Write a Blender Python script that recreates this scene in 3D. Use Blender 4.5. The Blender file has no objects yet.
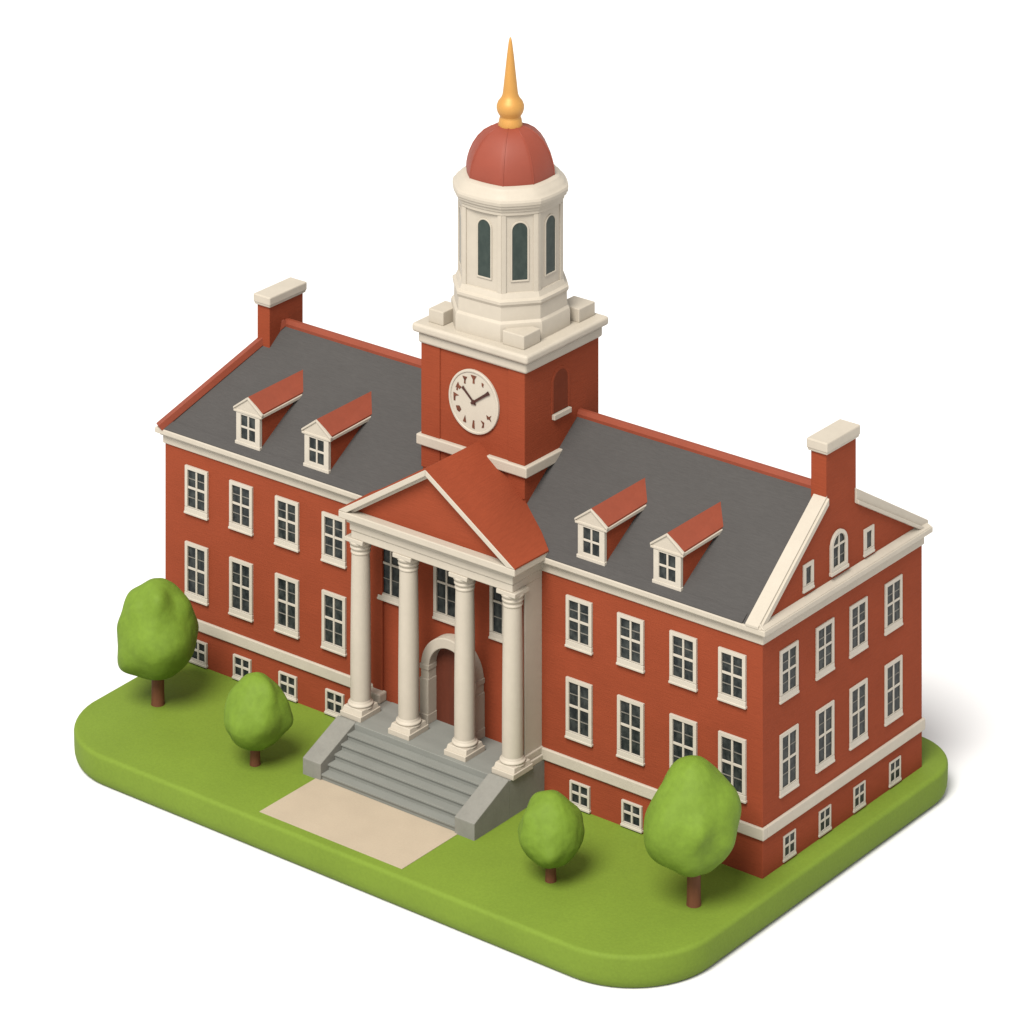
import bpy, bmesh, math, random
from mathutils import Vector, Matrix, noise
PI = math.pi
R = math.radians
scene = bpy.context.scene
COL = scene.collection
random.seed(7)

# ------------------------------------------------------------------ materials
def nodes_of(name):
    m = bpy.data.materials.new(name)
    m.use_nodes = True
    nt = m.node_tree
    return m, nt, nt.nodes['Principled BSDF']

def clay(name, col, rough=0.6, var=0.10, scale=(1.5, 1.5, 1.5), bump=0.0, bscale=(8, 8, 8), spec=0.3, bdist=0.02, fine=0.0, metallic=0.0):
    """Matte painted surface: mottled colour and a light surface grain, both from noise in object space."""
    m, nt, b = nodes_of(name)
    N, L = nt.nodes, nt.links
    tc = N.new('ShaderNodeTexCoord')
    mp = N.new('ShaderNodeMapping'); mp.inputs['Scale'].default_value = scale
    L.new(tc.outputs['Object'], mp.inputs['Vector'])
    nz = N.new('ShaderNodeTexNoise'); nz.inputs['Scale'].default_value = 1.0
    nz.inputs['Detail'].default_value = 5.0
    L.new(mp.outputs['Vector'], nz.inputs['Vector'])
    rp = N.new('ShaderNodeValToRGB')
    lo = [c * (1 - var) for c in col]; hi = [min(1, c * (1 + var)) for c in col]
    rp.color_ramp.elements[0].position = 0.3; rp.color_ramp.elements[0].color = (*lo, 1)
    rp.color_ramp.elements[1].position = 0.7; rp.color_ramp.elements[1].color = (*hi, 1)
    L.new(nz.outputs['Fac'], rp.inputs['Fac'])
    out = rp.outputs['Color']
    mp2 = N.new('ShaderNodeMapping'); mp2.inputs['Scale'].default_value = bscale
    L.new(tc.outputs['Object'], mp2.inputs['Vector'])
    n2 = N.new('ShaderNodeTexNoise'); n2.inputs['Scale'].default_value = 1.0; n2.inputs['Detail'].default_value = 3.0
    L.new(mp2.outputs['Vector'], n2.inputs['Vector'])
    if fine > 0:
        mr = N.new('ShaderNodeMapRange')
        mr.inputs['From Min'].default_value = 0.3; mr.inputs['From Max'].default_value = 0.7
        mr.inputs['To Min'].default_value = 1 - fine; mr.inputs['To Max'].default_value = 1 + fine
        L.new(n2.outputs['Fac'], mr.inputs['Value'])
        mx = N.new('ShaderNodeVectorMath'); mx.operation = 'SCALE'
        L.new(out, mx.inputs[0]); L.new(mr.outputs['Result'], mx.inputs['Scale'])
        out = mx.outputs['Vector']
    L.new(out, b.inputs['Base Color'])
    if bump > 0:
        bp = N.new('ShaderNodeBump'); bp.inputs['Strength'].default_value = bump; bp.inputs['Distance'].default_value = bdist
        L.new(n2.outputs['Fac'], bp.inputs['Height']); L.new(bp.outputs['Normal'], b.inputs['Normal'])
    b.inputs['Roughness'].default_value = rough
    b.inputs['Specular IOR Level'].default_value = spec
    b.inputs['Metallic'].default_value = metallic
    return m

M = {}
M['brick'] = clay('brick', (0.208, 0.0425, 0.0180), 0.85, 0.05, (.35, .35, .6), 0.35, (1.3, 1.3, 20), 0.1, 0.04, 0.05)
M['terracotta'] = clay('terracotta', (0.190, 0.039, 0.018), 0.6, 0.05, (.7, .7, .7), 0.25, (5, 5, 5), 0.3, 0.02, 0.03)
M['dome_red'] = clay('dome_red', (0.205, 0.039, 0.020), 0.6, 0.05, (.7, .7, .7), 0.1, (5, 5, 5), 0.4)
M['niche_shade_red'] = clay('niche_shade_red', (0.125, 0.027, 0.012), 0.8, 0.08, (1, 1, 1), 0.2, (1.3, 1.3, 20), 0.1)  # brick colour darkened to stand in for the shade inside the niche
M['door_red'] = clay('door_red', (0.090, 0.021, 0.010), 0.6, 0.10, (4, 4, .6), 0.2, (6, 6, 1), 0.3)
M['slate'] = clay('slate', (0.054, 0.051, 0.049), 0.8, 0.03, (.4, .8, .8), 0.5, (2.0, 16, 16), 0.2, 0.04, 0.07)
M['cream'] = clay('cream', (0.385, 0.345, 0.285), 0.55, 0.03, (.8, .8, .8), 0.12, (4, 4, 4), 0.3, 0.03, 0.015)
M['frame'] = clay('frame_cream', (0.405, 0.368, 0.31), 0.5, 0.04, (1.3, 1.3, 1.3), 0.12, (6, 6, 6), 0.3, 0.02, 0.02)
M['face'] = clay('clock_cream', (0.40, 0.362, 0.30), 0.5, 0.03, (1, 1, 1), 0.05, (4, 4, 4), 0.3)
M['muntin'] = clay('muntin_grey', (0.15, 0.14, 0.12), 0.6, 0.35, (3, 3, 3), 0, (4, 4, 4), 0.3)
M['stone'] = clay('stone', (0.178, 0.174, 0.154), 0.75, 0.06, (.8, .8, .8), 0.2, (6, 6, 6), 0.2, 0.02, 0.04)
M['step'] = clay('step_stone', (0.170, 0.174, 0.157), 0.75, 0.07, (.35, 1.2, 1.2), 0.08, (3, 9, 9), 0.2, 0.02, 0.02)
M['sand'] = clay('sand', (0.345, 0.285, 0.210), 0.8, 0.04, (.5, .5, .5), 0.2, (12, 12, 12), 0.2, 0.01, 0.03)
M['grass'] = clay('lawn_green', (0.122, 0.183, 0.019), 0.75, 0.05, (.25, .25, .25), 0.25, (7, 7, 7), 0.2, 0.03, 0.05)
M['leaf'] = clay('leaf_green', (0.110, 0.178, 0.016), 0.7, 0.10, (.7, .7, .7), 0.35, (3.5, 3.5, 3.5), 0.22, 0.06, 0.06)
M['bark'] = clay('bark', (0.120, 0.042, 0.019), 0.65, 0.12, (3, 3, .8), 0.3, (9, 9, 2), 0.3, 0.03, 0.06)
M['gold'] = clay('gold_paint', (0.45, 0.225, 0.050), 0.52, 0.04, (1, 1, 1), 0.03, (4, 4, 4), 0.5, metallic=0.25)
M['ink'] = clay('clock_brown', (0.040, 0.010, 0.006), 0.5, 0.3, (3, 3, 3))
M['numeral'] = clay('numeral_brown', (0.10, 0.028, 0.012), 0.5, 0.5, (5, 5, 5))
M['white'] = clay('white_sweep', (0.64, 0.642, 0.65), 0.9, 0.003, (.05, .05, .05), 0, (1, 1, 1), 0.0)

def glass(name, c1, c2):
    m, nt, b = nodes_of(name)
    N, L = nt.nodes, nt.links
    tc = N.new('ShaderNodeTexCoord'); mp = N.new('ShaderNodeMapping'); mp.inputs['Scale'].default_value = (3.2, 3.2, 2.2)
    oi = N.new('ShaderNodeObjectInfo')
    L.new(tc.outputs['Object'], mp.inputs['Vector'])
    cb = N.new('ShaderNodeCombineXYZ'); ml = N.new('ShaderNodeMath'); ml.operation = 'MULTIPLY'; ml.inputs[1].default_value = 60
    L.new(oi.outputs['Random'], ml.inputs[0]); L.new(ml.outputs[0], cb.inputs[0]); L.new(ml.outputs[0], cb.inputs[2])
    L.new(cb.outputs[0], mp.inputs['Location'])
    nz = N.new('ShaderNodeTexNoise'); nz.inputs['Scale'].default_value = 1.0; nz.inputs['Detail'].default_value = 4
    L.new(mp.outputs['Vector'], nz.inputs['Vector'])
    rp = N.new('ShaderNodeValToRGB')
    rp.color_ramp.elements[0].position = 0.38; rp.color_ramp.elements[0].color = (*c1, 1)
    rp.color_ramp.elements[1].position = 0.68; rp.color_ramp.elements[1].color = (*c2, 1)
    L.new(nz.outputs['Fac'], rp.inputs['Fac']); L.new(rp.outputs['Color'], b.inputs['Base Color'])
    b.inputs['Roughness'].default_value = 0.3
    b.inputs['Specular IOR Level'].default_value = 0.14
    return m
M['glass'] = glass('dark_glass', (0.010, 0.013, 0.014), (0.038, 0.043, 0.041))
M['glass_green'] = glass('green_glass', (0.026, 0.037, 0.033), (0.036, 0.049, 0.043))

# ------------------------------------------------------------------ mesh helpers
def bm_new():
    return bmesh.new()

def box(bm, x0, x1, y0, y1, z0, z1):
    v = [bm.verts.new((x, y, z)) for z in (z0, z1) for (x, y) in ((x0, y0), (x1, y0), (x1, y1), (x0, y1))]
    for f in ((3, 2, 1, 0), (4, 5, 6, 7), (0, 1, 5, 4), (1, 2, 6, 5), (2, 3, 7, 6), (3, 0, 4, 7)):
        bm.faces.new([v[i] for i in f])

def hexa(bm, p):
    """Eight corners: four below (counter-clockwise from above), four above."""
    v = [bm.verts.new(q) for q in p]
    for f in ((3, 2, 1, 0), (4, 5, 6, 7), (0, 1, 5, 4), (1, 2, 6, 5), (2, 3, 7, 6), (3, 0, 4, 7)):
        bm.faces.new([v[i] for i in f])

def prism(bm, pts, a, b, axis='y'):
    """Extrude a closed 2-D outline. axis y: outline is (x,z); axis x: outline is (y,z); axis z: outline is (x,y)."""
    def P(p, t):
        return {'y': (p[0], t, p[1]), 'x': (t, p[0], p[1]), 'z': (p[0], p[1], t)}[axis]
    A = [bm.verts.new(P(p, a)) for p in pts]
    B = [bm.verts.new(P(p, b)) for p in pts]
    n = len(pts)
    bm.faces.new(A); bm.faces.new(B[::-1])
    for i in range(n):
        j = (i + 1) % n
        bm.faces.new((A[j], A[i], B[i], B[j]))

def ring(bm, outer, inner, y0, y1, closed=True):
    """Frame between two outlines of equal length in the xz plane, from y0 (front) to y1."""
    n = len(outer)
    V = [[bm.verts.new((p[0], y, p[1])) for p in o] for o in (outer, inner) for y in (y0, y1)]
    of, ob, jf, jb = V
    rng = range(n) if closed else range(n - 1)
    for i in rng:
        j = (i + 1) % n
        bm.faces.new((of[i], of[j], jf[j], jf[i]))
        bm.faces.new((ob[j], ob[i], jb[i], jb[j]))
        bm.faces.new((of[j], of[i], ob[i], ob[j]))
        bm.faces.new((jf[i], jf[j], jb[j], jb[i]))
    if not closed:
        for i in (0, n - 1):
            bm.faces.new((of[i], jf[i], jb[i], ob[i]))

def arch(hw, z0, zs, rise=None, n=14, cx=0.0):
    rise = hw if rise is None else rise
    pts = [(cx - hw, z0)]
    for k in range(n + 1):
        t = PI - PI * k / n
        pts.append((cx + hw * math.cos(t), zs + rise * math.sin(t)))
    pts.append((cx + hw, z0))
    return pts

def lathe(bm, prof, cx=0, cy=0, n=32, octo=0.0, corners=None, sub=6, cap=True):
    """Turned profile [(r, z)]; corners (degrees) make the plan a polygon, octo blends it from circle (0) to polygon (1)."""
    if corners:
        ang = []
        for i, a in enumerate(corners):
            b = corners[(i + 1) % len(corners)]
            if b < a: b += 360
            for k in range(sub):
                t = a + (b - a) * k / sub
                q = math.cos(R((b - a) / 2)) / math.cos(R(t - (a + b) / 2))
                ang.append((R(t), (1 - octo) + octo * q))
    else:
        ang = [(2 * PI * k / n, 1.0) for k in range(n)]
    n = len(ang)
    rows = [[bm.verts.new((cx + r * q * math.cos(t), cy + r * q * math.sin(t), z)) for t, q in ang] for r, z in prof]
    for a, b in zip(rows[:-1], rows[1:]):
        for k in range(n):
            j = (k + 1) % n
            bm.faces.new((a[k], a[j], b[j], b[k]))
    if cap:
        bm.faces.new(rows[0][::-1]); bm.faces.new(rows[-1])

def bar(bm, p, q, w, h, up=(0, 0, 1)):
    p, q, up = Vector(p), Vector(q), Vector(up)
    d = (q - p).normalized(); s = d.cross(up).normalized(); u = s.cross(d).normalized()
    c = [(-1, -1), (1, -1), (1, 1), (-1, 1)]
    A = [bm.verts.new(p + s * (a * w / 2) + u * (b * h / 2)) for a, b in c]
    B = [bm.verts.new(q + s * (a * w / 2) + u * (b * h / 2)) for a, b in c]
    bm.faces.new(A); bm.faces.new(B[::-1])
    for i in range(4):
        j = (i + 1) % 4
        bm.faces.new((A[j], A[i], B[i], B[j]))

def obj(name, bm, mat, parent=None, bevel=0.0, smooth=0.0, seg=2):
    bmesh.ops.recalc_face_normals(bm, faces=bm.faces[:])
    me = bpy.data.meshes.new(name)
    bm.to_mesh(me); bm.free()
    o = bpy.data.objects.new(name, me)
    COL.objects.link(o)
    me.materials.append(M[mat])
    if smooth:
        for p in me.polygons: p.use_smooth = True
        me.set_sharp_from_angle(angle=R(smooth))
    if bevel:
        b = o.modifiers.new('edge', 'BEVEL'); b.width = bevel; b.segments = seg
        b.limit_method = 'ANGLE'; b.angle_limit = R(40)
    if parent is not None:
        o.parent = parent
        o.matrix_parent_inverse = INV if parent is HALL else Matrix.Identity(4)
    return o

def empty(name, loc, label, cat, group=None):
    o = bpy.data.objects.new(name, None); COL.objects.link(o)
    o.location = loc; o['label'] = label; o['category'] = cat
    o.empty_display_size = 0.5
    if group: o['group'] = group
    return o

def dup(o, parent):
    c = o.copy(); COL.objects.link(c); c.parent = parent; c.matrix_parent_inverse = o.matrix_parent_inverse.copy()
    for ch in list(o.children): dup(ch, c)
    return c

# ------------------------------------------------------------------ the setting
ZG = -0.10      # top of the lawn
ZF = -1.80      # white surface below it
bm = bm_new()
v = [bm.verts.new(p) for p in ((-2500, -2500, ZF), (2500, -2500, ZF), (2500, 2500, ZF), (-2500, 2500, ZF))]
bm.faces.new(v)
floor = obj('floor', bm, 'white'); floor['kind'] = 'structure'
floor['label'] = 'plain white surface under the model'; floor['category'] = 'floor'

def rounded(x0, x1, y0, y1, rr, n=14):
    """Outline counter-clockwise; rr = radii front-left, front-right, back-right, back-left."""
    pts = []
    for (cx, cy, r, a) in ((x0 + rr[0], y0 + rr[0], rr[0], PI), (x1 - rr[1], y0 + rr[1], rr[1], 1.5 * PI),
                           (x1 - rr[2], y1 - rr[2], rr[2], 0), (x0 + rr[3], y1 - rr[3], rr[3], .5 * PI)):
        for k in range(n + 1):
            t = a + .5 * PI * k / n
            pts.append((cx + r * math.cos(t), cy + r * math.sin(t)))
    return pts
bm = bm_new()
X0, X1, Y0, Y1 = -40.55, 1.18, -10.95, 17.7
prev = None; rows = []
prof = []
for k in range(7):                       # rounded top edge
    t = .5 * PI * k / 6
    prof.append((0.22 * (1 - math.sin(t)), ZG - 0.22 * (1 - math.cos(t))))
prof += [(0.02, -1.1)]
for k in range(1, 5):                    # rounded lower edge
    t = .5 * PI * k / 4
    prof.append((0.02 + 0.38 * (1 - math.cos(t)), -1.1 - 0.69 * math.sin(t)))
for ins, z in prof:
    rr = [max(.3, r - ins) for r in (4.2, 5.0, 3.2, 3.0)]
    rows.append([bm.verts.new((x + (max(0, -y) * .12 if x < -25 else 0), y, z)) for x, y in rounded(X0 + ins, X1 - ins, Y0 + ins, Y1 - ins, rr)])
bm.faces.new(rows[0])
bm.faces.new(rows[-1][::-1])
for a, b in zip(rows[:-1], rows[1:]):
    n = len(a)
    for i in range(n):
        j = (i + 1) % n
        bm.faces.new((a[j], a[i], b[i], b[j]))
lawn = obj('lawn', bm, 'grass', smooth=50); lawn['kind'] = 'structure'
lawn['label'] = 'thick rounded slab of green lawn carrying the hall'; lawn['category'] = 'lawn'

bm = bm_new()
box(bm, -24.40, -14.86, -10.30, -5.74, ZG - .05, ZG + .03)
path = obj('path', bm, 'sand', bevel=0.012); path['kind'] = 'structure'
path['label'] = 'beige paved path from the stairs to the lawn edge'; path['category'] = 'path'

# ------------------------------------------------------------------ the hall
HALL = empty('brick_hall', (-20.25, 7.3, ZG), 'red brick hall with white columned portico, clock tower and gold-tipped dome', 'building')
INV = Matrix.Translation((20.25, -7.3, -ZG))
LX, DY = -40.5, 14.73
ZC = 12.52                     # cornice top, eaves
RY, RZ = 6.22, 17.29           # ridge
SL = .75

# brick walls: body and right-hand gable
bm = bm_new()
box(bm, LX, 0, 0, DY, ZG - .1, ZC - .12)
prism(bm, [(-.05, ZC - .13), (-.05, ZC + .3), (RY, RZ + .12), (DY + .05, ZC + .05), (DY + .05, ZC - .13)], -.62, 0.02, 'x')
obj('wall', bm, 'brick', HALL, bevel=0.03)

# slate roof, left end sloped in behind the verge
bm = bm_new()
EL, ER = -40.75, -.45
RL = -37.2
pts = [(EL, -.40, ZC - .07), (ER, -.40, ZC - .07), (ER, DY + .3, ZC - .1), (EL, DY + .3, ZC - .1), (RL, RY, RZ), (ER, RY, RZ)]
v = [bm.verts.new(p) for p in pts]
for f in ((0, 1, 5, 4), (2, 3, 4, 5), (3, 0, 4), (1, 2, 5), (3, 2, 1, 0)):
    bm.faces.new([v[i] for i in f])
roof = obj('roof', bm, 'slate', HALL)
bm = bm_new()                                                  # eaves course, a little thicker
hexa(bm, [(EL + .35, -.36, ZC), (-1.0, -.36, ZC), (-1.0, .12, ZC + .2), (EL + .7, .12, ZC + .2),
          (EL + .35, -.36, ZC + .05), (-1.0, -.36, ZC + .05), (-1.0, .10, ZC + .355), (EL + .7, .10, ZC + .355)])
obj('eaves_course', bm, 'slate', roof)
bm = bm_new()
prism(bm, [(RY - .22, RZ - .35), (RY - .22, RZ + .0), (RY - .10, RZ + .20), (RY + .14, RZ + .20), (RY + .26, RZ + .0), (RY + .26, RZ - .35)], RL + .1, -.75, 'x')
obj('ridge_cap', bm, 'terracotta', roof, bevel=0.03)
bm = bm_new()
bar(bm, (EL + .15, -.40, ZC + .06), (RL + .15, RY - .05, RZ + .06), .54, .40, up=(-.55, -.55, 1))
obj('verge', bm, 'terracotta', roof, bevel=0.04)

# main cornice (frieze board, bed mould, crown) and belt course run round the body
def tiers(bm, x0, x1, y0, y1, lst):
    for z0, z1, o in lst:
        box(bm, x0 - o, x1 + o, y0 - o, y1 + o, z0, z1)
bm = bm_new()
tiers(bm, LX, 0, 0, DY, [(11.62, 12.07, .10), (12.073, 12.22, .22), (12.223, 12.52, .42)])
obj('cornice', bm, 'cream', HALL, bevel=0.05)
bm = bm_new()
box(bm, LX - .14, -25.2, -.14, .3, 1.85, 2.45)
box(bm, LX - .139, LX + .3, .29, DY + .14, 1.851, 2.449)
obj('belt_course', bm, 'cream', HALL, bevel=0.05)
bm = bm_new()
box(bm, -13.9, .14, -.14, .3, 1.85, 2.45)
box(bm, -.3, .139, .29, DY + .14, 1.851, 2.449)
obj('belt_course', bm, 'cream', HALL, bevel=0.05)

# raking coping on the right gable
def coping(bm, y0, z0, y1, z1, x0, x1, t):
    """Slab along the slope between two points of its top line, t thick."""
    hexa(bm, [(x0, y0, z0 - t), (x1, y0, z0 - t), (x1, y1, z1 - t), (x0, y1, z1 - t),
              (x0, y0, z0), (x1, y0, z0), (x1, y1, z1), (x0, y1, z1)])
bm = bm_new()
zt = ZC + .02 + 6.17 * SL
prism(bm, [(-.44, ZC - .003), (-.44, ZC + .12), (5.75, zt), (5.75, zt - .55), (-.42 + .43 / SL, ZC - .003)], -.75, .03, 'x')
prism(bm, [(-.41, ZC - .006), (-.41, ZC + .02), (5.74, zt - .12), (5.74, zt - .46), (-.42 + .34 / SL, ZC - .006)], -.70, .16, 'x')
obj('gable_coping', bm, 'cream', HALL, bevel=0.04)
bm = bm_new()
k2 = (RZ - ZC) / (DY + .45 - RY)
coping(bm, 8.3, ZC + .55 + (DY + .45 - 8.3) * k2, DY + .45, ZC + .25, -.72, .12, .62)
coping(bm, 8.3, ZC - .02 + (DY + .45 - 8.3) * k2, DY + .40, ZC - .2, -.50, .26, .22)
obj('gable_coping', bm, 'cream', HALL, bevel=0.04)
bm = bm_new()                                                  # sloped weathering on the gable cornice
hexa(bm, [(.0, -.35, 12.53), (.38, -.38, 12.53), (.38, DY + .38, 12.53), (.0, DY + .35, 12.53),
          (.0, -.3, 12.74), (.04, -.3, 12.74), (.04, DY + .3, 12.74), (.0, DY + .3, 12.74)])
obj('gable_sill', bm, 'cream', HALL, bevel=0.02)

# ------------------------------------------------------------------ chimneys
def chimney(x0, x1, y0, y1, z0, z1, cap):
    bm = bm_new(); box(bm, x0, x1, y0, y1, z0, z1)
    c = obj('chimney', bm, 'brick', HALL, bevel=0.03)
    bm = bm_new()
    box(bm, x0 - .13, x1 + .13, y0 - .13, y1 + .13, z1 - .02, z1 + cap - .12)
    box(bm, x0 - .17, x1 + .17, y0 - .17, y1 + .17, z1 + .10, z1 + cap)
    obj('chimney_cap', bm, 'cream', c, bevel=0.07)
chimney(-.92, .023, 5.66, 8.42, 14.5, 19.32, .62)
chimney(-37.90, -36.98, 4.80, 7.66, 14.5, 18.56, .58)

# ------------------------------------------------------------------ windows
def sash(name, w, h, parent, fw=.20, bars=True, apron=.36, top=.20, matp='glass'):
    """Double-hung window standing on its lower edge at local z = 0, its face towards -y; pane > frame, sill."""
    hw = w / 2
    bm = bm_new(); box(bm, -hw + fw * .6, hw - fw * .6, -.03, .04, apron * .6, h - top * .5)
    p = obj(name, bm, matp, parent)
    bm = bm_new()
    ring(bm, [(-hw, apron), (-hw, h), (hw, h), (hw, apron)], [(-hw + fw, apron + .02), (-hw + fw, h - top), (hw - fw, h - top), (hw - fw, apron + .02)], -.13, .03)
    zm = apron + (h - top - apron) * .52
    if bars:
        box(bm, -.055, .055, -.10, .0, apron + .01, h - top + .02)
        box(bm, -hw + fw - .01, hw - fw + .01, -.085, .0, zm - .06, zm + .06)
    obj('frame', bm, 'frame', p, bevel=0.02)
    bm = bm_new()
    hexa(bm, [(-hw - .01, -.15, .03), (hw + .01, -.15, .03), (hw + .01, .02, .0), (-hw - .01, .02, .0),
              (-hw - .01, -.135, apron - .02), (hw + .01, -.135, apron - .02), (hw + .01, .02, apron - .02), (-hw - .01, .02, apron - .02)])
    box(bm, -hw - .04, hw + .04, -.175, .02, -.03, .09)
    obj('sill', bm, 'frame', p, bevel=0.025)
    if bars and h > 2:
        for a, b in ((apron, zm), (zm, h - top)):
            z = (a + b) / 2
            bm = bm_new()
            box(bm, -hw + fw - .02, hw - fw + .02, -.06, -.01, z - .022, z + .022)
            obj('muntin', bm, 'muntin', p)
    return p

protos = {}
def window(kind, x, z, side=False, y=0.0):
    """On the front wall x is the centre; on the right-hand wall x is the centre measured along y."""
    dims = {'upper': (1.67, 2.63), 'lower': (1.67, 3.12), 'basement': (1.28, 1.30), 'portico': (1.72, 3.7), 'attic': (.95, 1.38)}
    if kind not in protos:
        w, h = dims[kind]
        if kind == 'basement': o = sash('window', w, h, HALL, .13, True, .20, .10)
        elif kind == 'attic': o = sash('window', w, h, HALL, .24, False, .3, .2)
        else: o = sash('window', w, h, HALL)
        protos[kind] = o
    else:
        o = dup(protos[kind], HALL)
    if side:
        o.location = (y, x, z); o.rotation_euler = (0, 0, PI / 2); o.scale = (.97, .55, 1)
    else:
        o.location = (x, y, z); o.rotation_euler = (0, 0, 0); o.scale = (1, 1, 1)
    return o

FX = [-38.08, -34.78, -31.44, -28.08, -11.46, -8.15, -4.83, -1.80]
for x in FX:
    window('upper', x, 8.18); window('lower', x, 3.46)
for x in (-38.03, -34.78, -31.46, -28.10, -11.49, -8.15):
    window('basement', x + .08, .0)
for y in (2.30, 5.54, 8.63, 11.93):
    window('upper', y, 8.12, True); window('lower', y, 3.40, True)
for y in (2.35, 5.54, 8.72, 12.08):
    window('basement', y, .04, True).scale = (.84, .45, .97)
for x in (-24.08, -20.26, -16.46):
    window('portico', x, 7.2)
window('attic', 4.0, 12.98, True, .02); window('attic', 9.57, 12.90, True, .02)

# arched window in the gable
def arched_window(hw, h, parent, fw=.2):
    bm = bm_new(); prism(bm, arch(hw - fw * .6, .2, h - hw), -.03, .03)
    p = obj('window', bm, 'glass', parent)
    bm = bm_new()
    ring(bm, arch(hw, .0, h - hw), arch(hw - fw, .3, h - hw), -.13, .02)
    zs = h - hw
    box(bm, -.05, .05, -.10, .0, .28, h - fw + .03)
    box(bm, -hw + fw - .02, hw - fw + .02, -.09, .0, zs - .05, zs + .05)
    obj('frame', bm, 'frame', p, bevel=0.015)
    bm = bm_new(); box(bm, -hw - .04, hw + .04, -.18, .02, -.05, .12)
    obj('sill', bm, 'frame', p, bevel=0.02)
    bm = bm_new(); box(bm, -hw + fw, hw - fw, -.05, -.02, .72, .76)
    obj('muntin', bm, 'muntin', p)
    return p
aw = arched_window(.76, 2.1, HALL); aw.location = (.02, 6.73, 13.02); aw.rotation_euler = (0, 0, PI / 2)

# ------------------------------------------------------------------ dormers
def dormer():
    """Local: x across, -y to the front, origin at the foot of the front face in the middle."""
    hw = .86
    bm = bm_new()                                              # brick cheeks, behind the front
    a, q = hw - .03, .31
    hexa(bm, [(-a, .02, -.3), (a, .02, -.3), (a + q, 3.4, 1.9), (-a + q, 3.4, 1.9),
              (-a, .02, 1.80), (a, .02, 1.80), (a + q, 3.4, 2.13), (-a + q, 3.4, 2.13)])
    d = obj('dormer', bm, 'brick', HALL)
    bm = bm_new()                                              # gabled roof
    e, ez = .97, 1.83
    # the ridge climbs and drifts a little towards the back
    front = [(-e, -.10, ez), (0, -.10, 2.53), (e, -.10, ez), (e, -.10, ez + .12), (0, -.10, 2.66), (-e, -.10, ez + .12)]
    back = [(-e + .4, 3.5, ez + .33), (.42, 4.7, 2.88), (e + .3, 3.5, ez + .33), (e + .3, 3.5, ez + .45), (.42, 4.7, 3.01), (-e + .4, 3.5, ez + .45)]
    A = [bm.verts.new(p) for p in front]; B = [bm.verts.new(p) for p in back]
    for i in range(6):
        j = (i + 1) % 6
        bm.faces.new((A[i], A[j], B[j], B[i]))
    for V in (A, B):
        bm.faces.new((V[0], V[1], V[4], V[5])); bm.faces.new((V[1], V[2], V[3], V[4]))
    obj('dormer_roof', bm, 'terracotta', d)
    for s in (-1, 1):
        bm = bm_new()
        a, b = sorted((s * (e - .12), s * (e + .04))); q = .33
        hexa(bm, [(a, -.06, ez - .15), (b, -.06, ez - .15), (b + q, 3.4, ez + .17), (a + q, 3.4, ez + .17),
                  (a, -.06, ez + .03), (b, -.06, ez + .03), (b + q, 3.4, ez + .36), (a + q, 3.4, ez + .36)])
        obj('eaves_trim', bm, 'cream', d, bevel=0.03)
    bm = bm_new()                                              # white pediment
    prism(bm, [(-e - .03, ez - .14), (e + .03, ez - .14), (e + .03, ez + .05), (0, 2.60), (-e - .03, ez + .05)], -.10, .1)
    for s in (-1, 1):
        hexa(bm, [(s * (e + .08), -.17, ez - .04), (s * (e + .08), .0, ez - .04), (0, .0, 2.52), (0, -.17, 2.52),
                  (s * (e + .08), -.17, ez + .08), (s * (e + .08), .0, ez + .08), (0, .0, 2.66), (0, -.17, 2.66)])
    box(bm, -e - .06, e + .06, -.16, .02, ez - .15, ez - .03)
    obj('pediment', bm, 'cream', d, bevel=0.025)
    bm = bm_new(); box(bm, -.6, .6, -.04, .03, .2, 1.7)
    obj('window_pane', bm, 'glass', d)
    bm = bm_new()
    ring(bm, [(-hw, -.02), (-hw, 1.82), (hw, 1.82), (hw, -.02)], [(-.52, .26), (-.52, 1.58), (.52, 1.58), (.52, .26)], -.12, .1)
    box(bm, -.055, .055, -.10, .0, .24, 1.6)
    box(bm, -.54, .54, -.09, .0, .86, .97)
    obj('window_frame', bm, 'frame', d, bevel=0.02)
    bm = bm_new(); box(bm, -hw - .05, hw + .05, -.17, .05, -.08, .10)
    obj('sill', bm, 'frame', d, bevel=0.02)
    return d
d0 = dormer()
for i, x in enumerate((-34.52, -29.56, -10.90, -6.06)):
    d = d0 if i == 0 else dup(d0, HALL)
    d.location = (x + .08, .22, 12.93)

# ------------------------------------------------------------------ tower
TX0, TX1, TY0, TY1 = -23.17, -16.20, 1.5, 7.86
TCX, TCY = (TX0 + TX1) / 2, (TY0 + TY1) / 2
bm = bm_new(); box(bm, TX0, TX1, TY0, TY1, 12.0, 21.0)
tower = obj('tower', bm, 'brick', HALL, bevel=0.03)
for (x0, x1) in ((TX0 - .06, TX0 + 1.22), (TX1 - 1.12, TX1 + .06)):
    for (y0, y1) in ((TY0 - .06, TY0 + 1.0), (TY1 - 1.1, TY1 + .06)):
        if x1 > TCX and y0 < TCY: x1, y1 = TX1 - .004, TY0 + .2
        bm = bm_new(); box(bm, x0, x1, y0, y1, 14.2, 20.86)
        obj('corner_pier', bm, 'brick', tower, bevel=0.02)
bm = bm_new(); box(bm, TX0 - .26, TX1 + .26, TY0 - .26, TY1 + .26, 15.42, 15.97)
obj('band', bm, 'cream', tower, bevel=0.06)
bm = bm_new()
tiers(bm, TX0, TX1, TY0, TY1, [(20.84, 21.45, .20), (21.453, 21.93, .44)])
obj('cornice', bm, 'cream', tower, bevel=0.16, seg=4)
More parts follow.
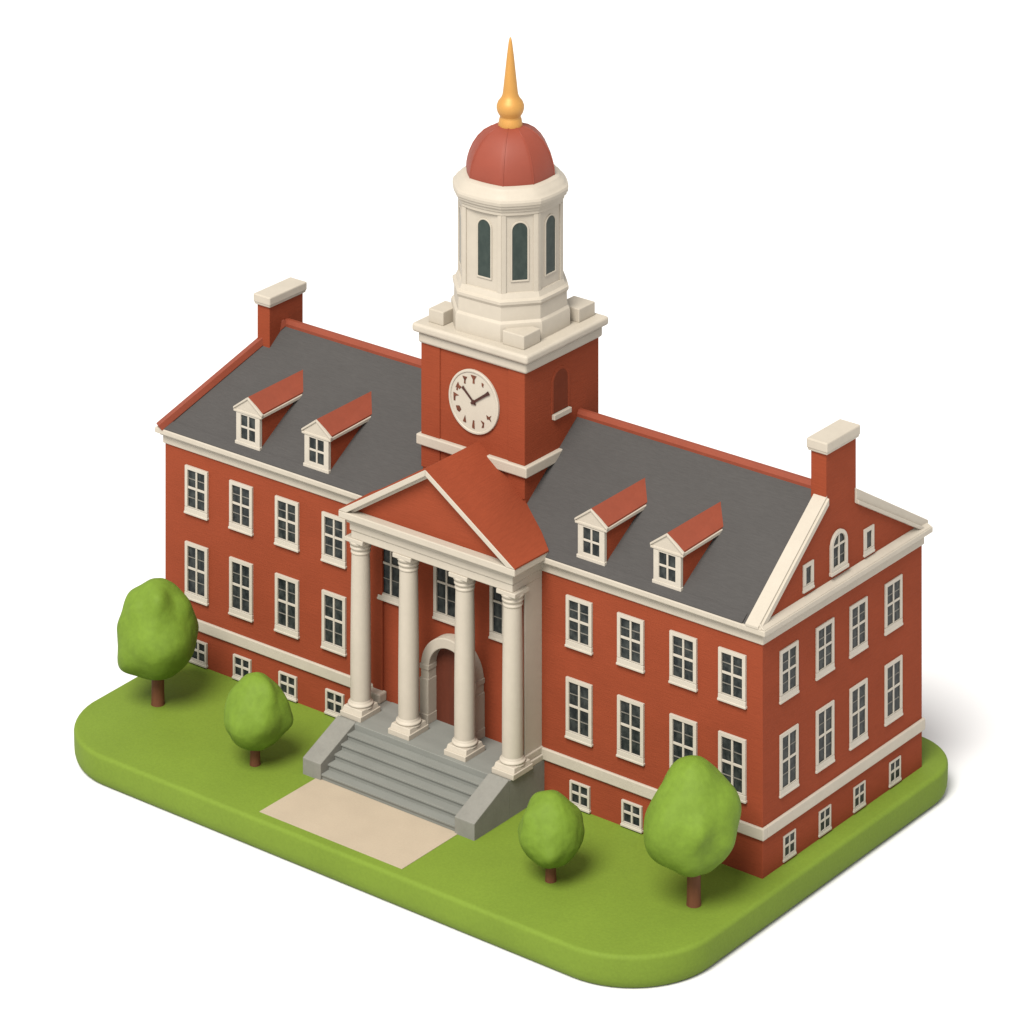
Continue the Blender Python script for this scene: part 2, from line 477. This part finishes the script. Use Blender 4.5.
for sx in (-1, 1):
    for sy in (-1, 1):
        cx = TCX + sx * 2.52; cy = TCY + sy * 2.28 + (.25 if sy > 0 else 0)
        x1 = cx + (.72 if sx > 0 else .30)
        bm = bm_new()
        box(bm, cx - .72, x1, cy - .72, cy + .72, 21.92, 22.66)
        obj('parapet_block', bm, 'cream', tower, bevel=0.05)
# niche on the right-hand face: flat panel, recess shade put into its colour
bm = bm_new(); prism(bm, arch(.62, 0, 1.55), -.02, .10)
nb = obj('niche', bm, 'niche_shade_red', tower); 
bm2 = bm_new(); ring(bm2, arch(.80, 0, 1.55), arch(.62, 0, 1.55), -.03, .05)
nf = obj('niche_surround', bm2, 'brick', tower, bevel=0.02)
bm = bm_new(); box(bm, -.74, .74, -.20, .05, -.30, -.02)
ns = obj('niche_sill', bm, 'cream', tower, bevel=0.03)
for o in (nb, nf, ns):
    o.location = (TX1, 4.54, 17.95); o.rotation_euler = (0, 0, PI / 2)

# clock
CZ, CR = 18.53, 1.69
def disc(bm, r, y0, y1, n=64, x=0, z=0):
    prism(bm, [(x + r * math.cos(2 * PI * k / n), z + r * math.sin(2 * PI * k / n)) for k in range(n)], y0, y1)
bm = bm_new(); disc(bm, CR - .08, -.10, .02)
clock = obj('clock', bm, 'face', HALL, bevel=0.01)
bm = bm_new()
n = 64
ring(bm, [(CR * math.cos(2 * PI * k / n), CR * math.sin(2 * PI * k / n)) for k in range(n)],
     [((CR - .14) * math.cos(2 * PI * k / n), (CR - .14) * math.sin(2 * PI * k / n)) for k in range(n)], -.15, .02)
obj('rim', bm, 'face', clock, bevel=0.03, smooth=40)
rad = 1.20
def mark(h, shapes):
    a = PI / 2 - h * PI / 6
    c = (rad * math.cos(a), rad * math.sin(a)); rot = -h * PI / 6 * .0
    for poly in shapes:
        bm = bm_new(); prism(bm, [(c[0] + x * 1.15, c[1] + z * 1.1) for x, z in poly], -.125, -.09)
        obj('numeral', bm, 'numeral', clock)
wedge = [(-.17, .18), (.17, .18), (.05, -.02), (.06, -.20), (-.06, -.20), (-.04, -.02)]
mark(12, [wedge]); mark(11, [[(x * .8, z * .9) for x, z in wedge]])
mark(1, [[(-.05, .10), (.07, .06), (.04, -.12), (-.04, -.05)]])
mark(10, [[(-.17, -.10), (-.02, .20), (.05, .05), (.19, .0), (.06, -.14), (-.02, -.06), (-.04, -.22), (-.13, -.20), (-.07, -.06)]])
mark(9, [[(-.15, .19), (.17, .10), (-.03, .03), (-.04, -.2), (-.13, -.2)]])
mark(8, [[(-.14, .12), (.06, .16), (.17, .0), (.06, -.14), (-.08, -.08)]])
mark(7, [[(.02, .18), (.08, -.16), (-.11, -.13)]])
mark(6, [[(-.04, .2), (.04, .2), (.06, -.2), (-.09, -.16)]])
mark(5, [[(-.10, .16), (.10, .1), (.08, -.14), (-.05, -.18), (.02, .0)]])
mark(4, [[(-.15, .1), (-.02, .04), (.14, .14), (.06, .0), (.13, -.16), (.0, -.06), (-.10, -.1)]])
def hand(name, h, length, w, tail):
    a = PI / 2 - h * PI / 6
    d = Vector((math.cos(a), math.sin(a))); s = Vector((-d.y, d.x))
    pts = [-d * tail + s * w * .6, -d * tail - s * w * .6, d * length * .8 - s * w * .75, d * (length + .02) - s * w * 1.1, d * length + s * w * 1.1, d * length * .8 + s * w * .75]
    bm = bm_new(); prism(bm, [tuple(p) for p in pts], -.17 if name == 'minute_hand' else -.145, -.13)
    obj(name, bm, 'ink', clock)
hand('hour_hand', 10.35, .98, .085, .2)
hand('minute_hand', 1.85, 1.27, .095, .18)
bm = bm_new(); disc(bm, .11, -.19, -.09, 20)
obj('hub', bm, 'ink', clock)
clock.location = (TCX + .08, TY0 + .015, CZ)

# ------------------------------------------------------------------ cupola
AX, AY = -19.68, 4.66
OCT = [a - 52.24 for a in (-62, -9, 31, 76, 118, 171, 211, 256)]     # corners of the octagon
CUP_R = 2.86
bm = bm_new()
lathe(bm, [(CUP_R, 24.0), (CUP_R, 28.6)], AX, AY, octo=1, corners=OCT, sub=1)
cup = obj('cupola', bm, 'cream', HALL, bevel=0.04)
bm = bm_new()
lathe(bm, [(3.30, 21.9), (3.30, 22.72), (3.26, 22.86), (3.14, 22.98), (3.12, 23.70), (3.22, 23.86), (3.22, 24.0), (3.05, 24.1), (2.92, 24.36), (2.8, 24.4)], AX, AY, octo=.9, corners=OCT)
obj('base_moulding', bm, 'cream', cup, smooth=25)
bm = bm_new()
lathe(bm, [(2.8, 28.42), (2.92, 28.5), (2.92, 28.66), (2.98, 28.70), (2.99, 28.84), (3.10, 28.90), (3.12, 29.02), (3.18, 29.06), (3.20, 29.22), (3.16, 29.34), (3.05, 29.42), (3.0, 29.50), (2.90, 29.62), (2.80, 29.68), (2.70, 29.80), (2.54, 29.88), (2.36, 29.9)], AX, AY, octo=.5, corners=OCT)
obj('cornice', bm, 'cream', cup, smooth=22)
def cup_face(k):
    a, b = OCT[k], OCT[(k + 1) % 8]
    if b < a: b += 360
    half = R((b - a) / 2); t = R((a + b) / 2)
    ap = CUP_R * math.cos(half); hwf = CUP_R * math.sin(half)
    loc = (AX + ap * math.cos(t), AY + ap * math.sin(t), 25.02)
    out = []
    sh = .16 if k % 4 == 0 else 0
    bm = bm_new(); prism(bm, arch(.42, 0, 2.62, cx=sh), -.025, .06); out.append(obj('window', bm, 'glass_green', cup))
    bm = bm_new(); ring(bm, arch(.50, -.09, 2.62, cx=sh), arch(.41, .0, 2.62, cx=sh), -.06, .03)
    out.append(obj('window_surround', bm, 'cream', cup, bevel=0.02))
    for s in (-1, 1):
        x0, x1 = sorted((s * (hwf + .012), s * (hwf - .24)))
        bm = bm_new(); box(bm, x0, x1, -.06, .06, -.75, 3.45)
        out.append(obj('pilaster', bm, 'cream', cup, bevel=0.02))
    for o in out:
        o.location = loc; o.rotation_euler = (0, 0, t + PI / 2)
for k in range(8): cup_face(k)

bm = bm_new()
lathe(bm, [(2.44, 29.8), (2.44, 29.95), (2.42, 30.2), (2.36, 30.5), (2.25, 30.85), (2.07, 31.25), (1.80, 31.65), (1.45, 32.0), (1.05, 32.24), (.62, 32.38), (.3, 32.42)], AX, AY, octo=.6, corners=OCT, sub=8)
dome = obj('dome', bm, 'dome_red', HALL, smooth=30)
for k in range(8):                                             # raised seams between the panels
    bm = bm_new()
    t = R(OCT[k]); ct, stt = math.cos(t), math.sin(t)
    P = [(2.44, 29.86), (2.42, 30.2), (2.36, 30.5), (2.25, 30.85), (2.07, 31.25), (1.80, 31.65), (1.45, 32.0), (1.05, 32.24), (.62, 32.38)]
    rows = []
    for r, z in P:
        base = Vector((AX + r * ct, AY + r * stt, z)); side = Vector((-stt, ct, 0)) * .05; up = Vector((ct, stt, .6)) * .022
        rows.append([bm.verts.new(base - side - up), bm.verts.new(base - side * .5 + up), bm.verts.new(base + side * .5 + up), bm.verts.new(base + side - up)])
    for a, b in zip(rows[:-1], rows[1:]):
        for q in range(4):
            w_ = (q + 1) % 4
            bm.faces.new((a[q], a[w_], b[w_], b[q]))
    bm.faces.new(rows[0]); bm.faces.new(rows[-1][::-1])
    obj('seam', bm, 'dome_red', dome, smooth=60)
bm = bm_new()
lathe(bm, [(.64, 32.22), (.66, 32.34), (.64, 32.5), (.60, 32.72), (.56, 32.8), (.58, 32.88), (.69, 33.06), (.745, 33.26), (.74, 33.44), (.66, 33.64), (.50, 33.84), (.43, 34.0), (.40, 34.2), (.30, 35.1), (.19, 36.1), (.10, 36.8), (.045, 37.04), (.0, 37.08)], AX, AY, 40)
obj('finial', bm, 'gold', HALL, smooth=60)

# ------------------------------------------------------------------ portico
PX0, PX1 = -24.80, -13.92          # frieze faces
PCX = -19.35
bm = bm_new()
for z0, z1, yf, o in ((11.28, 11.72, -2.52, .0), (11.723, 12.13, -2.58, .06), (12.133, 12.40, -2.70, .18), (12.403, 12.78, -2.98, .50)):
    box(bm, PX0 - o, PX1 + o, yf, .02, z0, z1)
obj('entablature', bm, 'cream', HALL, bevel=0.05)
EX0, EX1 = -25.32, -13.40
AZ = 16.44
# tympanum
bm = bm_new()
prism(bm, [(EX0 + .5, 12.7), (EX1 - .5, 12.7), (PCX, AZ - .35)], -2.44, -1.5)
ped = obj('pediment', bm, 'brick', HALL)
for s, ex in ((-1, EX0), (1, EX1)):
    bm = bm_new()
    sl = (AZ - 12.79) / abs(ex - PCX)
    for yf, t in ((-2.985, .34), (-2.74, .52)):
        xb = ex - s * t / sl
        prism(bm, [(ex, 12.79), (PCX, AZ - .01), (PCX, AZ - .01 - t), (xb, 12.77)], yf, -2.40)
    obj('raking_cornice', bm, 'cream', ped, bevel=0.04)
# roof of the portico, swept down into the valley against the tower
def swept(ex, sgn):
    bm = bm_new()
    bk = [(PCX, 1.6, AZ), (PCX + sgn * 2.3, 1.6, 14.80), (PCX + sgn * 3.25, 1.6, 13.83), (PCX + sgn * 4.7, .80, 13.25), (ex, -.12, 12.78)]
    N = 16
    def along(t):
        L = [abs(p[0] - PCX) for p in bk]
        x = t * L[-1]
        for a in range(len(bk) - 1):
            if x <= L[a + 1] + 1e-6:
                f = (x - L[a]) / (L[a + 1] - L[a])
                return [bk[a][i] + f * (bk[a + 1][i] - bk[a][i]) for i in range(3)]
    rows = []
    for k in range(N + 1):
        t = k / N
        b = along(t)
        f = (PCX + sgn * abs(ex - PCX) * t, -2.96, AZ - (AZ - 12.80) * t)
        row = []
        for j in range(7):
            u = j / 6
            # straight near the front, easing into the swept back edge
            zf = f[2]; z = zf + (b[2] - zf) * (u ** 2.0)
            row.append((f[0] + (b[0] - f[0]) * u, f[1] + (b[1] - f[1]) * u, z))
        rows.append(row)
    top = [[bm.verts.new((x, y, z + .05)) for x, y, z in r] for r in rows]
    bot = [[bm.verts.new((x, y, z - .03)) for x, y, z in r] for r in rows]
    for k in range(N):
        for j in range(6):
            bm.faces.new((top[k][j], top[k][j + 1], top[k + 1][j + 1], top[k + 1][j]))
            bm.faces.new((bot[k][j], bot[k + 1][j], bot[k + 1][j + 1], bot[k][j + 1]))
        for j in (0, 6):
            bm.faces.new((top[k][j], top[k + 1][j], bot[k + 1][j], bot[k][j]))
    for r in (0, N):
        for j in range(6):
            bm.faces.new((top[r][j], top[r][j + 1], bot[r][j + 1], bot[r][j]))
    return bm
proof = obj('portico_roof', swept(EX1, 1), 'brick', HALL, smooth=50)
obj('portico_roof', swept(EX0, -1), 'brick', HALL, smooth=50)

# columns
CX = [-24.58, -21.28, -17.49, -14.32]
def column():
    bm = bm_new()
    lathe(bm, [(.55, 2.5), (.555, 3.2), (.55, 5.5), (.52, 8.5), (.485, 10.55)], 0, 0, 40)
    c = obj('column', bm, 'cream', HALL, smooth=40)
    bm = bm_new()
    lathe(bm, [(.48, 10.40), (.53, 10.44), (.535, 10.52), (.49, 10.58), (.49, 10.64), (.56, 10.70), (.575, 10.78), (.53, 10.84), (.53, 10.88), (.60, 10.94), (.64, 11.02), (.63, 11.10), (.55, 11.12)], 0, 0, 40)
    box(bm, -.62, .62, -.61, .61, 11.07, 11.30)
    obj('capital', bm, 'cream', c, bevel=0.03, smooth=40)
    bm = bm_new()
    lathe(bm, [(.5, 2.72), (.56, 2.66), (.58, 2.58), (.60, 2.54), (.68, 2.49), (.69, 2.42), (.64, 2.38), (.66, 2.34), (.70, 2.28), (.5, 2.25)], 0, 0, 40)
    hexa(bm, [(-.68, -.74, 2.08), (.68, -.74, 2.08), (.68, .74, 2.08), (-.68, .74, 2.08), (-.62, -.66, 2.36), (.62, -.66, 2.36), (.62, .66, 2.36), (-.62, .66, 2.36)])
    box(bm, -.72, .72, -.86, .80, 1.83, 2.12)
    obj('base', bm, 'cream', c, bevel=0.06, smooth=40, seg=3)
    return c
c0 = column()
for i, x in enumerate(CX):
    c = c0 if i == 0 else dup(c0, HALL)
    c.location = (x, -1.98, 0)

# wall piers at the two ends, with their bases
bm = bm_new(); box(bm, -14.05, -13.94, -1.42, .02, 1.8, 11.3)
pr = obj('pier', bm, 'cream', HALL, bevel=0.03)
bm = bm_new()
box(bm, -14.3, -13.76, -1.62, .02, 1.82, 2.14)
box(bm, -14.24, -13.85, -1.5, .02, 2.13, 2.5)
obj('base', bm, 'cream', pr, bevel=0.05)
bm = bm_new(); box(bm, -25.3, -24.62, -.14, .02, 1.8, 11.3)
pr = obj('pier', bm, 'brick', HALL, bevel=0.03)
pr['label'] = 'shallow brick pier at the left end of the portico wall'
bm = bm_new(); box(bm, -25.34, -24.42, -.62, .02, 1.82, 2.35)
obj('base', bm, 'cream', pr, bevel=0.08)

# doorway
DXC, YF, DZ, DS = -19.64, -.72, 1.84, 4.82
bm = bm_new()
ring(bm, arch(1.86, DZ, DS, n=28, cx=DXC), arch(1.32, DZ, DS, n=28, cx=DXC), YF, .02, closed=False)
dw = obj('doorway', bm, 'cream', HALL, bevel=0.05)
for s in (-1, 1):
    bm = bm_new()
    x0, x1 = sorted((DXC + s * 1.30, DXC + s * 1.90))
    box(bm, x0, x1, YF - .05, .02, DZ, 4.2)
    x0, x1 = sorted((DXC + s * 1.28, DXC + s * 1.93))
    box(bm, x0, x1, YF - .10, .02, DZ, 2.35)
    x0, x1 = sorted((DXC + s * 1.29, DXC + s * 1.91))
    box(bm, x0, x1, YF - .04, .02, DS - .16, DS + .12)
    obj('jamb', bm, 'cream', dw, bevel=0.03)
for s in (-1, 1):
    bm = bm_new()
    pts = arch(1.33, DZ, DS, n=28, cx=DXC)
    half = [p for p in pts if s * (p[0] - DXC) >= -1e-4]
    mid = [(DXC + s * .012, DZ), (DXC + s * .012, DS + 1.32)]
    if s > 0: poly = [mid[1]] + [p for p in half if p[0] > DXC + .02] + [mid[0]]
    else: poly = [mid[0]] + [p for p in half if p[0] < DXC - .02] + [mid[1]]
    prism(bm, poly, -.08, -.01)
    obj('door_leaf', bm, 'door_red', dw)

# stairs
SX0, SX1 = -24.06, -15.06
bm = bm_new(); box(bm, SX0 - .02, SX1 + .02, -3.10, .02, ZG - .1, 1.85)
st = obj('staircase', bm, 'step', HALL, bevel=0.025)
rise, tread = (1.85 - ZG) / 6, 2.62 / 5
for k in range(1, 6):
    bm = bm_new()
    box(bm, SX0 - .02, SX1 + .02, -3.10 - tread * k, -3.10 - tread * (k - 1) + .01, ZG - .1, 1.85 - rise * k - .02)
    box(bm, SX0 - .015, SX1 + .015, -3.10 - tread * k - .07, -3.10 - tread * (k - 1) + .005, 1.85 - rise * k - .09, 1.85 - rise * k)
    obj('step', bm, 'step', st, bevel=0.008)
for x0, x1 in ((-25.30, SX0), (SX1, -13.76)):
    bm = bm_new()
    prism(bm, [(-5.86, ZG - .1), (-5.86, .76), (-3.05, 1.90), (-2.95, 1.90), (-2.95, ZG - .1)], x0, x1, 'x')
    obj('cheek_wall', bm, 'stone', st, bevel=0.04)
    bm = bm_new(); box(bm, x0 + .01, x1 - .01, -2.96, .02, ZG - .1, 1.83)
    obj('plinth', bm, 'stone', st, bevel=0.03)

# ------------------------------------------------------------------ trees
def tree(x, y, zb, zt, w, tr, seed, lumps, label, lean=0.0):
    t = empty('tree', (x, y, ZG), label, 'tree', 'round-crowned trees on the lawn')
    bm = bm_new()
    lathe(bm, [(tr * 1.08, -.05), (tr, .15), (tr * .96, zb * .6), (tr * .95, zb + 1.2)], 0, 0, 24)
    obj('trunk', bm, 'bark', t, smooth=50)
    bm = bm_new()
    bmesh.ops.create_icosphere(bm, subdivisions=6, radius=1.0)
    rnd = random.Random(seed)
    lobes = []
    for k in range(lumps):
        th = rnd.uniform(0, 2 * PI); zz = rnd.uniform(-.75, .8)
        d = Vector((math.cos(th) * math.sqrt(1 - zz * zz), math.sin(th) * math.sqrt(1 - zz * zz), zz))
        lobes.append((d, rnd.uniform(.05, .13), rnd.uniform(12, 34)))
    H = zt - zb
    off = Vector((seed * 3.1, seed * 1.7, 0))
    for v in bm.verts:
        n = v.co.normalized()
        f = 1.0
        for d, a, kk in lobes:
            f += a * math.exp(kk * (n.dot(d) - 1))
        f += .035 * noise.noise(n * 2.2 + off) + .012 * noise.noise(n * 5 + off)
        # egg: fuller low down, narrowing to the top
        wz = 1 - .17 * n.z - .05 * n.z * n.z
        if n.z < -.3: wz -= .10 * (-.3 - n.z)
        px, py, pz = n.x * f * wz * .47 * w, n.y * f * wz * .47 * w, n.z * (f * .5 + .5) * H / 2
        v.co = (px + lean * (pz / H), py, zb + H / 2 + pz)
    obj('crown', bm, 'leaf', t, smooth=80)
    return t
tree(-36.65, -4.75, 1.45, 6.75, 4.45, .36, 3, 26, 'tall green tree at the left end of the lawn, beyond the smaller one')
tree(-27.95, -6.62, .85, 4.8, 3.4, .28, 11, 22, 'small pear-shaped green tree between the tall left tree and the stairs')
tree(-8.28, -6.6, .78, 4.4, 3.3, .28, 24, 12, 'smallest and roundest green tree, right of the stair cheek wall')
tree(-1.28, -4.1, 1.6, 7.25, 4.25, .36, 38, 30, 'largest green tree, in front of the right-hand corner of the hall')

# ------------------------------------------------------------------ light
w = bpy.data.worlds.new('World'); scene.world = w; w.use_nodes = True
bg = w.node_tree.nodes['Background']
bg.inputs['Color'].default_value = (1.0, 0.985, 0.96, 1)
bg.inputs['Strength'].default_value = 0.33
L = bpy.data.lights.new('softbox', 'AREA'); L.shape = 'DISK'
DIST, SIZE = 9000.0, 4700.0
L.size = SIZE
KEY = 0.79                                  # irradiance / pi on a surface facing the lamp
L.energy = KEY * PI * PI * DIST * DIST     # far disc: E = P / (pi d^2)
L.color = (1.0, 0.965, 0.91)
lo = bpy.data.objects.new('softbox', L); COL.objects.link(lo)
d = Vector((.15, -.66, .90)).normalized()
lo.location = Vector((-20, 0, 5)) + d * DIST
lo.rotation_euler = d.to_track_quat('Z', 'Y').to_euler()

# ------------------------------------------------------------------ camera
F, HX, HY, A = 4290.0, 537.7, -1306.3, .658991
D = 214.5
xa = Vector((math.cos(A), -math.sin(A))); ya = Vector((math.sin(A), math.cos(A)))
K = Vector(((762.5 - HX) * D / F, D))
cam = bpy.data.cameras.new('camera')
co = bpy.data.objects.new('camera', cam); COL.objects.link(co)
co.location = (-K.dot(xa), -K.dot(ya), D * (877 - HY) / F)
# level camera with a shifted lens: uprights stay parallel, as in the photograph
fw = Vector((xa.y, ya.y, 0))               # forward in world axes
co.rotation_euler = (R(90), 0, math.atan2(-fw.x, fw.y))
cam.sensor_width = 36.0; cam.sensor_fit = 'HORIZONTAL'
cam.lens = 36.0 * F / 1024
cam.shift_x = -(HX - 512) / 1024
cam.shift_y = -(512 - HY) / 1024
cam.clip_start = 1; cam.clip_end = 6000
scene.camera = co

scene.view_settings.view_transform = 'Standard'
scene.view_settings.look = 'None'
scene.view_settings.exposure = 1.22
scene.view_settings.gamma = 1.0
scene.view_settings.use_curve_mapping = False
scene.render.engine = 'CYCLES'
scene.cycles.use_denoising = True
scene.cycles.max_bounces = 6
scene.render.resolution_x = 1024; scene.render.resolution_y = 1024
